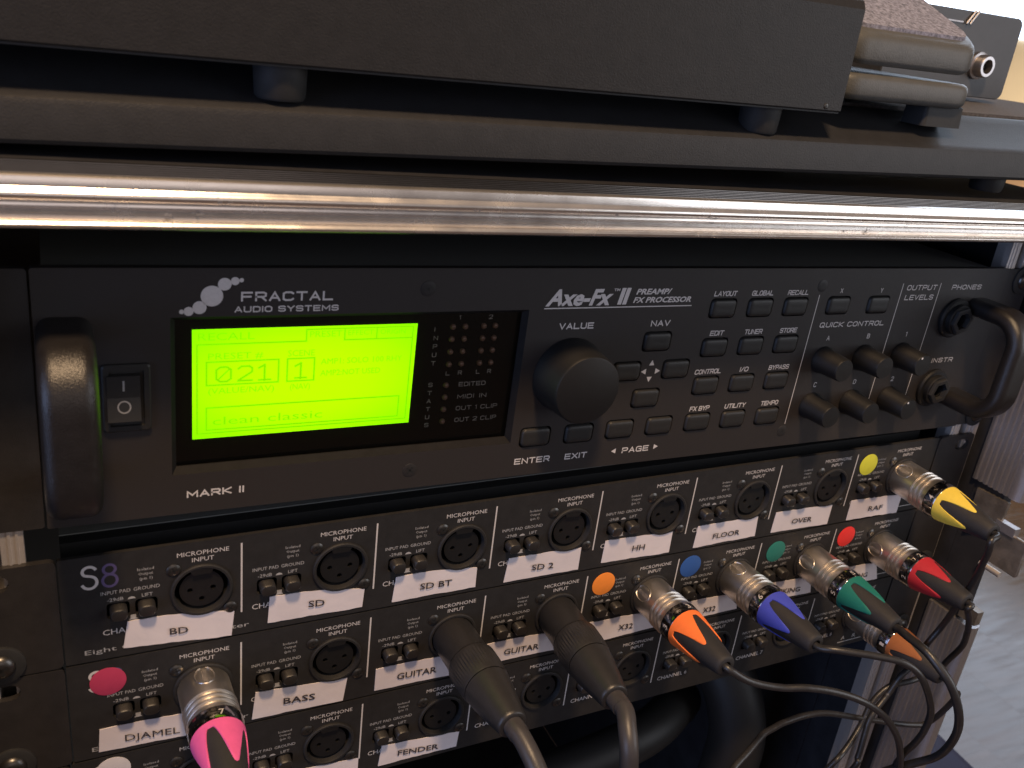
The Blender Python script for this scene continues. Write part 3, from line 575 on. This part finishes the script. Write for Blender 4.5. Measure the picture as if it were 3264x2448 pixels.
tape(1, 'GUITAR', [(-47.9, -70.6), (-10, -71.6), (-10, -82.4), (-48.3, -82.0)], [('GUITAR', (-38.8, -78.6, -20.8, -79.5), 3.0)], 'torn', 'white tape label printed GUITAR, right of two')
tape(1, 'X32', [(4, -71.2), (45, -72.2), (45.3, -82.6), (4.6, -84.3)], [('X32', (22.3, -79.2, 30.8, -79.8), 3.0)], 'torn', 'white tape label printed X32, below the orange dot')
tape(1, 'X32', [(54, -71.2), (93.5, -72.2), (96.2, -82.8), (55, -83.5)], [('X32', (73.2, -80.2, 81.3, -80.6), 3.0)], 'torn', 'white tape label printed X32, below the blue dot')
tape(1, 'BACKING', [(107, -70.5), (145, -72.6), (147.4, -83.2), (107, -82.5)], [('BACKING', (115.5, -78.4, 138.4, -80.4), 2.9)], 'torn', 'white tape label printed BACKING, below the green dot')
tape(1, 'BACKING', [(158, -71.2), (194, -72.4), (198.2, -84.4), (158, -83.5)], [('BACKING', (166, -79.0, 188.7, -80.9), 2.9)], 'torn', 'white tape label printed BACKING, below the red dot')
tape(2, 'FENDER', [(-93.9, -114.8), (-56.0, -118.3), (-57.0, -126.8), (-94.7, -126.3)], [('FENDER', (-85.9, -122.8, -66.2, -125.0), 2.9)], 'torn')
tape(2, 'plain', [(-146, -115), (-103.9, -118.6), (-104, -129.5), (-146, -128)], [], 'torn', 'white tape label under the second socket of the lowest splitter')
for row, cname, x, y, rr in ((0, 'yellow', 163.2, -6.7, 6.1), (1, 'red', 162.6, -50.3, 6.1), (1, 'green', 113.5, -51, 6.1), (1, 'blue', 59, -49.8, 6.1), (1, 'orange', 9.3, -50.1, 6.1), (1, 'pink', -200.6, -50.3, 6.1), (2, 'white', -200.8, -92.4, 6.1)):
    s, ox, oy = SPS[row]; b = B().lathe([(.10, rr), (.24, rr), (.3, rr * .97), (.3, .01)], 36, cap1=False)
    part('dot_sticker', b.mesh('dot_sticker', 40), 'd_' + cname, s, (x - ox, y - oy, 0), label=cname + ' round dot sticker')

# ======================= CONNECTORS AND CABLES =======================
def axis_rot(d):
    d = Vector(d).normalized(); x = Vector((1, 0, 0)); y = d.cross(x).normalized(); x = y.cross(d); return Matrix((x, y, d)).transposed()
shell_prof = [(.2, 9.3), (.9, 9.6), (12.8, 9.6)]
for g in (13.6, 16.2, 18.8): shell_prof += [(g, 9.6), (g + .35, 9.95), (g + .8, 9.95), (g + 1.1, 9.2), (g + 2.1, 9.2), (g + 2.4, 9.6)]
shell_prof += [(22.6, 9.6), (23.0, 9.9), (23.4, 9.9)]
shellm = B().lathe(shell_prof, 48, cap1=False).mesh('metal_shell', 40)
ringm = B().lathe([(23.4, 9.7), (23.9, 10.1), (24.6, 10.05), (28.9, 9.7), (29.4, 9.4), (29.5, 8.8)], 48, cap0=False, cap1=False).mesh('chrome_ring', 40)
def rboot(z): t = (z - 29) / 29; return 9.35 - 4.4 * t ** 1.15
bootm = B().lathe([(29, 9.0)] + [(z, rboot(z) - .15) for z in (29.3, 33, 37, 41, 45, 49, 53, 56.5)] + [(57.6, 4.6), (58, 4.1), (58, 2.4), (55, 2.2)], 40, cap0=False).mesh('cable_boot', 40)
def crown(phi, nf=4):
    b = B(); n = 216; rows = 12; vs = []
    for i in range(n):
        th = 2 * PI * i / n; dd = abs(((math.degrees(th - phi) + 45) % 90) - 45); q = min(1, max(0, 1 - (dd - 7) / 31)); zm = 32.4 + 15.2 * (.5 * q + .5 * q * q * (3 - 2 * q)) - .012 * min(dd, 7) ** 2
        for j in range(rows + 1):
            z = 29.25 + (zm - 29.25) * j / rows; r = rboot(z) + (.32 if j < rows else -.1); vs.append((r * math.cos(th), r * math.sin(th), z))
    b.add(vs, [(i * (rows + 1) + j, ((i + 1) % n) * (rows + 1) + j, ((i + 1) % n) * (rows + 1) + j + 1, i * (rows + 1) + j + 1) for i in range(n) for j in range(rows)])
    return b.mesh('coding_ring', 50)
def cyl(rad, th0, z0):   # map flat x,y to the shell: x -> -theta, y -> -z
    return lambda x, y, z: ((rad + z) * math.cos(th0 - x / rad), (rad + z) * math.sin(th0 - x / rad), z0 - y)
def cyl2(rad, th0, z0):  # reading along the axis
    return lambda x, y, z: ((rad + z) * math.cos(th0 + y / rad), (rad + z) * math.sin(th0 + y / rad), z0 + x)
def sock(k, row): return Vector(((k - 4) * P + (0, -.1, -1.1)[row] - 14, -17 - 44.45 * row, 0))
def connector(cname, k, row, tip, fphi, digit, nth, path, label, tail_r=1.65, cable_label=None, group='metal microphone plugs with coloured rings'):
    s = sock(k, row); d = Vector(tip) - s; R_ = axis_rot(d)
    t = root('cable_connector', label, 'microphone cable', s, R_, group)
    sh = part('metal_shell', shellm, 'nickel', t); part('chrome_ring', ringm, 'chrome', t); part('cable_boot', bootm, 'boot', t)
    part('coding_ring', crown(math.radians(fphi)), 'r_' + cname, t, label=cname + ' plastic coding ring')
    b = B()
    for a in nth: ftext(b, digit, -.9, .9, -1.2, 2.6, .34, 0, .01, fn=cyl(9.75, math.radians(a), 26.8), res=3)
    part('ring_numeral', b, 'print', t)
    th = math.radians(nth[0] - 25 if cname != 'pink' else 92)
    e = B(); pts = []
    for i in range(25):
        a = 2 * PI * i / 24; pts.append(((9.62) * math.cos(th + math.cos(a) * 3.6 / 9.6), 9.62 * math.sin(th + math.cos(a) * 3.6 / 9.6), 5.4 + 4.6 * math.sin(a)))
    tube(e, pts, .26, 6); part('shell_emboss', e.mesh('shell_emboss', 60), 'nickel', sh)
    e = B(); ftext(e, 'NEUTRIK', 0, 7.6, -.8, 1.7, .05, fn=cyl2(9.6, th, 1.6)); part('shell_lettering', e, 'rail', sh)
    Ri = R_.transposed(); pp = [Ri @ (Vector(q) - s) for q in path]; pp[0] = Vector((0, 0, 54)); pp.insert(1, Vector((0, 0, 60)))
    cb = B(); tube(cb, catmull(pp, 9), tail_r, 12); part('cable', cb.mesh('cable', 80), 'cable', t)
    return t
blue = [(87.8, -58.8, 60.0), (94.9, -57.9, 66.0), (110.5, -58.8, 74.0), (121.8, -60.6, 80.0), (130.2, -66.6, 84.0), (138.5, -78.5, 86.0), (145.5, -91.4, 86.0), (149.0, -104.9, 84.0), (152.1, -117.7, 80.0), (153.7, -127.6, 76.0), (157.9, -138.5, 72.0), (163.5, -154.4, 66.0), (165, -190, 50), (160, -260, 20)]
green = [(139.8, -61.3, 60.0), (138.3, -59.6, 68.0), (137.5, -59.1, 78.0), (139.1, -63.0, 86.0), (142.7, -69.5, 92.0), (147.8, -81.3, 96.0), (153.4, -94.6, 96.0), (159.1, -110.1, 92.0), (163.1, -124.0, 86.0), (161.6, -135.4, 78.0), (159.1, -146.0, 70.0), (160.4, -163.1, 60.0), (158, -200, 45), (150, -260, 20)]
orange = [(36.2, -58.2, 60.0), (48.2, -64.8, 64.0), (62.5, -68.5, 68.0), (74.1, -68.5, 72.0), (89.0, -71.8, 76.0), (104.4, -78.4, 80.0), (119.1, -89.6, 82.0), (132.5, -104.6, 82.0), (143.3, -120.3, 80.0), (154.6, -138.2, 76.0), (167.0, -159.0, 70.0), (174, -200, 50), (170, -270, 20)]
yellow = [(185.6, -15.4, 60.0), (184.3, -17.9, 62.0), (185.4, -23.9, 62.0), (188.3, -31.2, 60.0), (193.5, -44.9, 56.0), (197.5, -56.4, 52.0), (201.8, -66.0, 48.0), (205.2, -77.4, 44.0), (206.9, -90.6, 40.0), (202.4, -103.6, 38.0), (201.6, -116.8, 36.0), (193.9, -123.1, 36.0), (187.6, -135.0, 36.0), (176.9, -145.4, 38.0), (173.7, -155.7, 40.0), (171.4, -168.8, 42.0), (168.7, -179.8, 42.0), (160, -260, 20)]
red = [(184.3, -55.5, 60.0), (189.5, -60.6, 60.0), (200.4, -71.2, 56.0), (210.1, -82.4, 52.0), (214.4, -87.9, 50.0), (221.5, -102.1, 46.0), (223.4, -117.7, 40.0), (224.0, -126.0, 37.0), (216.2, -130.4, 35.0), (205.6, -132.2, 34.0), (194.2, -135.4, 31.0), (184.5, -143.5, 31.0), (176.3, -156.3, 34.0), (163.8, -166.2, 38.0), (153.7, -177.0, 38.0), (140, -240, 20)]
brown = [(170.1, -83.7, 56.0), (176.5, -91.3, 58.0), (190.9, -104.4, 56.0), (209.8, -121.6, 52.0), (226.9, -142.2, 46.0), (234.0, -160.3, 40.0), (231.7, -169.1, 36.0), (222.0, -168.6, 34.0), (207.8, -164.8, 32.0), (177.2, -152.0, 32.0), (145.9, -137.5, 34.0), (124.0, -128.9, 38.0), (104.3, -124.1, 42.0), (93, -120.5, 46), (81.7, -117.7, 50.0), (67.8, -118.4, 56.0), (56.8, -120.6, 60.0), (48.8, -124.3, 64.0), (40, -150, 66), (36, -220, 50)]
connector('orange', 5, 1, (37.8, -58.8, 58), 128, '3', (172, 82), orange, 'nickel microphone plug with orange ring numbered 3, beside the right GUITAR plug')
connector('blue', 6, 1, (89.6, -59.8, 58), 172, '6', (137, 212), blue, 'nickel microphone plug with blue ring numbered 6, under the FLOOR label')
connector('green', 7, 1, (141.7, -62, 58), 165, '5', (178, 88), green, 'nickel microphone plug with dark green ring numbered 5, between blue and red plugs', 2.0)
connector('red', 8, 1, (191.3, -58.5, 58), 200, '2', (190, 100), red, 'nickel microphone plug with red ring numbered 2, under the yellow-ringed plug')
connector('yellow', 8, 0, (191.3, -17.7, 58), 112, '4', (158, 248), yellow, 'nickel microphone plug with yellow ring numbered 4, upper right of the rack')
connector('brown', 8, 2, (193.0, -105.7, 58), 140, '1', (178, 88), [(190, -106, 60), (194, -109, 66)] + [(205, -117, 62), (214, -130, 56)] + brown[5:], 'nickel microphone plug with brown ring, half hidden behind the green-ringed plug')
connector('pink', 1, 1, (-166.2, -60.6, 58), 66, '7', (80, 170), [(-167, -58, 60), (-166, -60, 75), (-165, -72, 92), (-166, -100, 98), (-170, -180, 70)], 'nickel microphone plug with pink ring numbered 7, over the DJAMEL label')
# plain black plugs
def plugbody():
    b = B(); pr = [(.3, 9.0), (1.0, 9.3), (18.5, 9.3), (19.2, 9.6), (19.9, 10.2)]
    b.lathe(pr, 48, cap1=False); n = 96; rr = [(19.9, 10.2), (20.6, 10.3), (27, 10.3), (33.5, 9.9), (34.6, 9.75)]; o = len(b.v)
    for z, r in rr:
        for i in range(n): q = r - .1 + (.34 * (i % 2)) * (20.2 < z < 34.4); b.v.append((q * math.cos(2 * PI * i / n), q * math.sin(2 * PI * i / n), z))
    for k in range(len(rr) - 1):
        for i in range(n): j = (i + 1) % n; b.f.append((o + k * n + i, o + k * n + j, o + (k + 1) * n + j, o + (k + 1) * n + i))
    return b.mesh('plug_shell', 40)
pbm = plugbody(); ptm = B().lathe([(34.9, 9.2), (35.0, 9.65), (40, 9.1), (48, 7.7), (56, 6.2), (57.2, 5.9), (57.6, 5.4), (57.6, 4.2), (53, 4.0)], 48, cap0=False).mesh('plug_tail', 40)
for k, tip, path, lab in ((3, (-63.9, -60.6, 57.6), [(-63.8, -60.4, 58), (-63, -61.5, 64), (-62, -64.5, 71), (-60.5, -70, 78), (-58.5, -79, 86), (-57, -95, 92), (-60, -160, 70)], 'black microphone plug over the left GUITAR label, its grey cable dropping to the bottom edge'),
                         (4, (-18.0, -60.6, 57.6), [(-16.6, -59.4, 58), (-18.0, -60.5, 65), (-20.2, -63, 71), (-21.6, -68, 76), (-21.3, -76.6, 78), (-20.5, -88, 79), (-22, -160, 60)], 'black microphone plug beside the right GUITAR label, its thick cable bending straight down')):
    s = sock(k, 1); R_ = axis_rot(Vector(tip) - s); t = root('cable_connector', lab, 'microphone cable', s, R_, 'black microphone plugs')
    part('plug_shell', pbm, 'plug', t); part('plug_tail', ptm, 'plug', t)
    Ri = R_.transposed(); pp = [Ri @ (Vector(q) - s) for q in path]; pp[0] = Vector((0, 0, 54)); pp.insert(1, Vector((0, 0, 59.5)))
    cb = B(); tube(cb, catmull(pp, 9), 3.75, 18); part('cable', cb.mesh('cable', 80), 'thick_cable', t)
    cb = B(); tube(cb, [Vector((0, 0, 56)) + (pp[2] - Vector((0, 0, 56))) * q for q in (0, .4, .75)], 4.1, 18); part('strain_relief', cb.mesh('strain_relief', 60), 'thick_cable', t)
# cable looms inside the case
b = B(); tube(b, catmull([(-240, -262, -60), (-100, -250, -60), (30, -240, -60), (110, -232, -64), (160, -240, -90), (190, -280, -120)], 9), 14, 22)
o = b.mesh('cable_loom', 80); lm = bpy.data.objects.new('cable_loom', o); o.materials.append(M['button']); COL.objects.link(lm); lm.location = W(0, 0, 0); lm['label'] = 'thick black cable loom lying across the open case below the lowest splitter'; lm['category'] = 'cable loom'
b = B(); tube(b, catmull([(185, -480, -60), (184, -300, -55), (182, -235, -55), (172, -195, -80), (150, -172, -140)], 9), 19, 26)
o = b.mesh('cable_loom', 80); lm = bpy.data.objects.new('cable_loom', o); o.materials.append(M['button']); COL.objects.link(lm); lm.location = W(0, 0, 0); lm['label'] = 'broad black cable sleeve curving down inside the open case'; lm['category'] = 'cable loom'

# ======================= THINGS ON TOP OF THE CASE =======================
# pedal board, stands on the lid
pbx = root('pedal_board', 'long charcoal pedal board with carpeted top lying across the flight case lid', 'pedal board', (0, 133.6, 0), Rz(.33))
pr = [(-190, 6.5), (-2.4, 6.5), (-.6, 7.0), (0, 8.2), (-.3, 17.6), (-.9, 19.3), (-2.4, 20.4), (-4.6, 21.0), (-24, 29.4), (-28, 31.6), (-31, 31.9), (-34, 31.2), (-190, 31.2)]
b = B(); n = 12; b.layers([[(-330 + 760 * i / n, y, z) for z, y in pr] for i in range(n + 1)])
part('board_frame', b.mesh('board_frame', 25), 'board', pbx)
part('carpet', B().box(-326, 426, 31.3, 33.2, -186, -35), 'carpet', pbx)
ft = B().lathe([(-.2, 7.0), (1, 7.6), (5.6, 8), (6.6, 8)], 28).mesh('rubber_foot', 40)
Rx90 = Matrix.Rotation(math.radians(-90), 3, 'X')
for x, z in ((201, -11), (-300, -11), (201, -170), (-300, -170)): part('rubber_foot', ft, 'rubber', pbx, (x, 0, z), Rx90)
# big foot controller
fc = root('foot_controller', 'large plain grey-black steel foot controller filling the top of the picture', 'foot controller', (-120, 154.9, -80))
def fpos(x, y, z): return (x + 120, y - 154.9, z + 80)
pr = [(1.2, 165.6), (2.2, 166.4), (2.2, 204.5), (.6, 207.5), (-2.5, 209.0), (-178, 214), (-178, 165.6)]
b = B(); b.layers([[fpos(x, y, z) for z, y in pr] for x in (-420, -419, 80.4, 81.4)])
part('housing', b.mesh('housing', 20), 'mfc', fc)
b = B(); b.box(*[q for q in (-420 + 120, 81.2 + 120)], 165.2 - 154.9, 166.2 - 154.9, -178 + 80, 1.4 + 80); part('base_plate', b, 'black_paint', fc)
f2 = B().lathe([(0, 7.2), (1.0, 7.8), (10.0, 8.3), (10.5, 8.3)], 30).mesh('rubber_foot', 40)
for x, z in ((-141, -9), (50, -9), (-139, -160), (51, -160)): part('rubber_foot', f2, 'rubber', fc, fpos(x, 154.9, z), Rx90)
sm3 = screwmesh(1.2, hgt=.4)
part('screw', sm3, 'steel', fc, fpos(73, 167.8, 2.2), Rz(20))
# expression pedal
ep = root('expression_pedal', 'grey expression pedal with speckled tread to the right of the foot controller', 'expression pedal', (125, 164.0, -60))
def epos(x, y, z): return (x - 125, y - 164.0, z + 60)
def slab(x0, x1, zf, zb, ybf, ytf, ybb, ytb, r, name, rad=1.8):
    # plan outline: rounded rectangle in x,z ; heights interpolate front to back
    pts = rrect((x0 + x1) / 2, (zf + zb) / 2, x1 - x0, zf - zb, r, 8); rings = []
    cx, cz = (x0 + x1) / 2, (zf + zb) / 2
    for lvl, ins in ((0, rad), (.12, .5), (.25, 0), (.75, 0), (.9, .5), (1, rad)):
        ring_ = []
        for x, z in pts:
            dx, dz = x - cx, z - cz; sc = 1 - ins / ((x1 - x0) / 2); sz = 1 - ins / ((zf - zb) / 2)
            X, Z_ = cx + dx * sc, cz + dz * sz; t = (zf - Z_) / (zf - zb); yb = ybf + (ybb - ybf) * t; yt = ytf + (ytb - ytf) * t
            ring_.append(epos(X, yb + (yt - yb) * lvl, Z_))
        rings.append(ring_)
    return B().layers(rings).mesh(name, 45)
part('base_casting', slab(84, 168, -4, -165, 170.8, 181.2, 173.2, 183, 12, 'base_casting'), 'pedalgrey', ep)
part('treadle', slab(84, 166, -5, -150, 184.2, 196.4, 232, 261, 12, 'treadle'), 'pedalgrey', ep)
# tread pad lies on the treadle
pts = rrect(126, -76, 72, 131, 8, 6)
sl = (261 - 196.4) / 145
b = B(); b.layers([[epos(x, 196.4 + (-5 - z) * sl + h, z) for x, z in pts] for h in (-.6, 1.2, 1.5)]); part('tread_pad', b.mesh('tread_pad', 40), 'tread', ep)
part('hinge_block', B().box(*[q - 125 for q in (96, 148)], 182 - 164, 232 - 164, -110 + 60, -95 + 60), 'rubber', ep)
f3 = rbox(0, 0, 25, 14, 2, [(-4.6, 1.5), (-4.0, .6), (4.6, 0)], 4).mesh('rubber_foot', 40)
for x, z in ((154, -14), (154, -150), (100, -150)): part('rubber_foot', f3, 'rubber', ep, epos(x, 167.0, z), Rx90.transposed())
# slate pedal housing with jack
vp = root('volume_pedal', 'slate grey pedal housing with a bright jack socket, behind the expression pedal', 'volume pedal', (285, 169.6, -150))
def vpos(x, y, z): return (x - 285, y - 169.6, z + 150)
pr = rrect(284, 195.4, 110, 48, 5, 5)
b = B(); b.layers([[vpos(x * 1.0, y, z) for x, y in pr] for z in (-190, -120.8)]); b2 = rrect(284, 195.4, 109, 47, 4.5, 5); b.layers([[vpos(x, y, z) for x, y in q] for z, q in ((-120.9, pr), (-120.2, b2))])
part('housing', b.mesh('housing', 30), 'jackbox', vp)
part('groove_line', B().box(*[q - 285 for q in (240, 285)], 212.4 - 169.6, 213.2 - 169.6, 29.9, 30.4), 'alu_rough', vp)
b = B(); tube(b, [vpos(287, 212, -119), vpos(293, 219.6, -119.5)], .7, 8); tube(b, [vpos(290, 212, -119), vpos(296, 219.6, -119.5)], .7, 8); part('wire_clip', b.mesh('wire_clip', 60), 'jackmetal', vp)
jn = B().lathe([(0, 8), (2, 8), (2.4, 7), (2.5, 6.6), (7, 6.5), (8, 5.9), (8, 4.2), (1, 4.0)], 24, cap1=False).mesh('jack_socket', 40)
j_ = part('jack_socket', jn, 'jackmetal', vp, vpos(308, 190.0, -120.2)); part('jack_bore_shade', disc(B(), 0, 0, 4.1, 3, 20), 'well', j_)  # dark disc paints the shade inside the jack hole

# ======================= ROOM BEYOND =======================
def struct(name, b, m, loc=(0, 0, 0), kind='structure'):
    me = b.mesh(name) if isinstance(b, B) else b; me.materials.append(m if not isinstance(m, str) else M[m]); o = bpy.data.objects.new(name, me); COL.objects.link(o); o.location = W(*loc); o['kind'] = kind; return o
# wooden floor: boards as separate pieces near, all under one sheet
fm = mat('brown_floor_boards', (.085, .045, .024), .20, 0, .3, 6, .10, 60, (1, 8, 1), spec=.45, rvar=.08)
fl = struct('floor', B().box(-6000, 9000, -8, -1.5, -9000, 6000), fm, (0, FLOOR, 0))
bd = B().layers([[(x, y, z) for x, y in ((0, -1.5), (0, -.02), (.1, 0), (119.9, 0), (119.99, -.02), (119.99, -1.5))] for z in (-2201.9, 300)]).mesh('floor_board'); bd.materials.append(fm)
for i in range(22):
    for j in (-1, 0, 1):
        o = bpy.data.objects.new('floor_board', bd); COL.objects.link(o); o.parent = fl; o.location = D(330 + i * 120, 0, 100 - j * 2502 - (i * 617 % 900)); 
wl = struct('wall', B().box(3000, 3100, 0, 2700, -6000, 5000), 'wall', (0, FLOOR, 0))
pw = mat('added_panel_brown', (.26, .165, .10), .6, 0, .2, 4)
o = B().box(-12, -.5, 2, 770, -6000, 5000).mesh('added_wall_panel'); o.materials.append(pw); part('added_wall_panel', o, None, wl, (3000, 0, 0))  # brown panel added to darken what the floor reflects
wb = struct('back_wall', B().box(-6000, 2999, 0, 2700, -6000, -5900), 'wall', (0, FLOOR, 0))
wn = root('window', 'large bright window in the wall beyond the case, blown out white', 'window', (2998, FLOOR + 1000, -1900))
part('window_glass', B().box(-6, 0, 0, 1500, -1300, 1150), 'window', wn)
for y0, y1, z0, z1 in ((0, 1500, -1350, -1300), (0, 1500, 1150, 1200), (1500, 1550, -1350, 1200)): part('window_frame', B().box(-40, 0, y0, y1, z0, z1), 'frame', wn)
bxr = root('equipment_bag', 'flat navy-black equipment bag on the floor to the right of the case', 'equipment bag', (618, FLOOR, -225), Matrix.Rotation(math.radians(-5), 3, 'Y'))
part('bag_body', rbox(0, 0, 340, 620, 24, [(0, 12), (10, 0), (70, 0), (82, 8), (86, 22)], 6).mesh('bag_body', 40), 'navy', bxr, rot=Rx90)

S.render.engine = 'CYCLES'
S.cycles.max_bounces = 8; S.cycles.transparent_max_bounces = 8
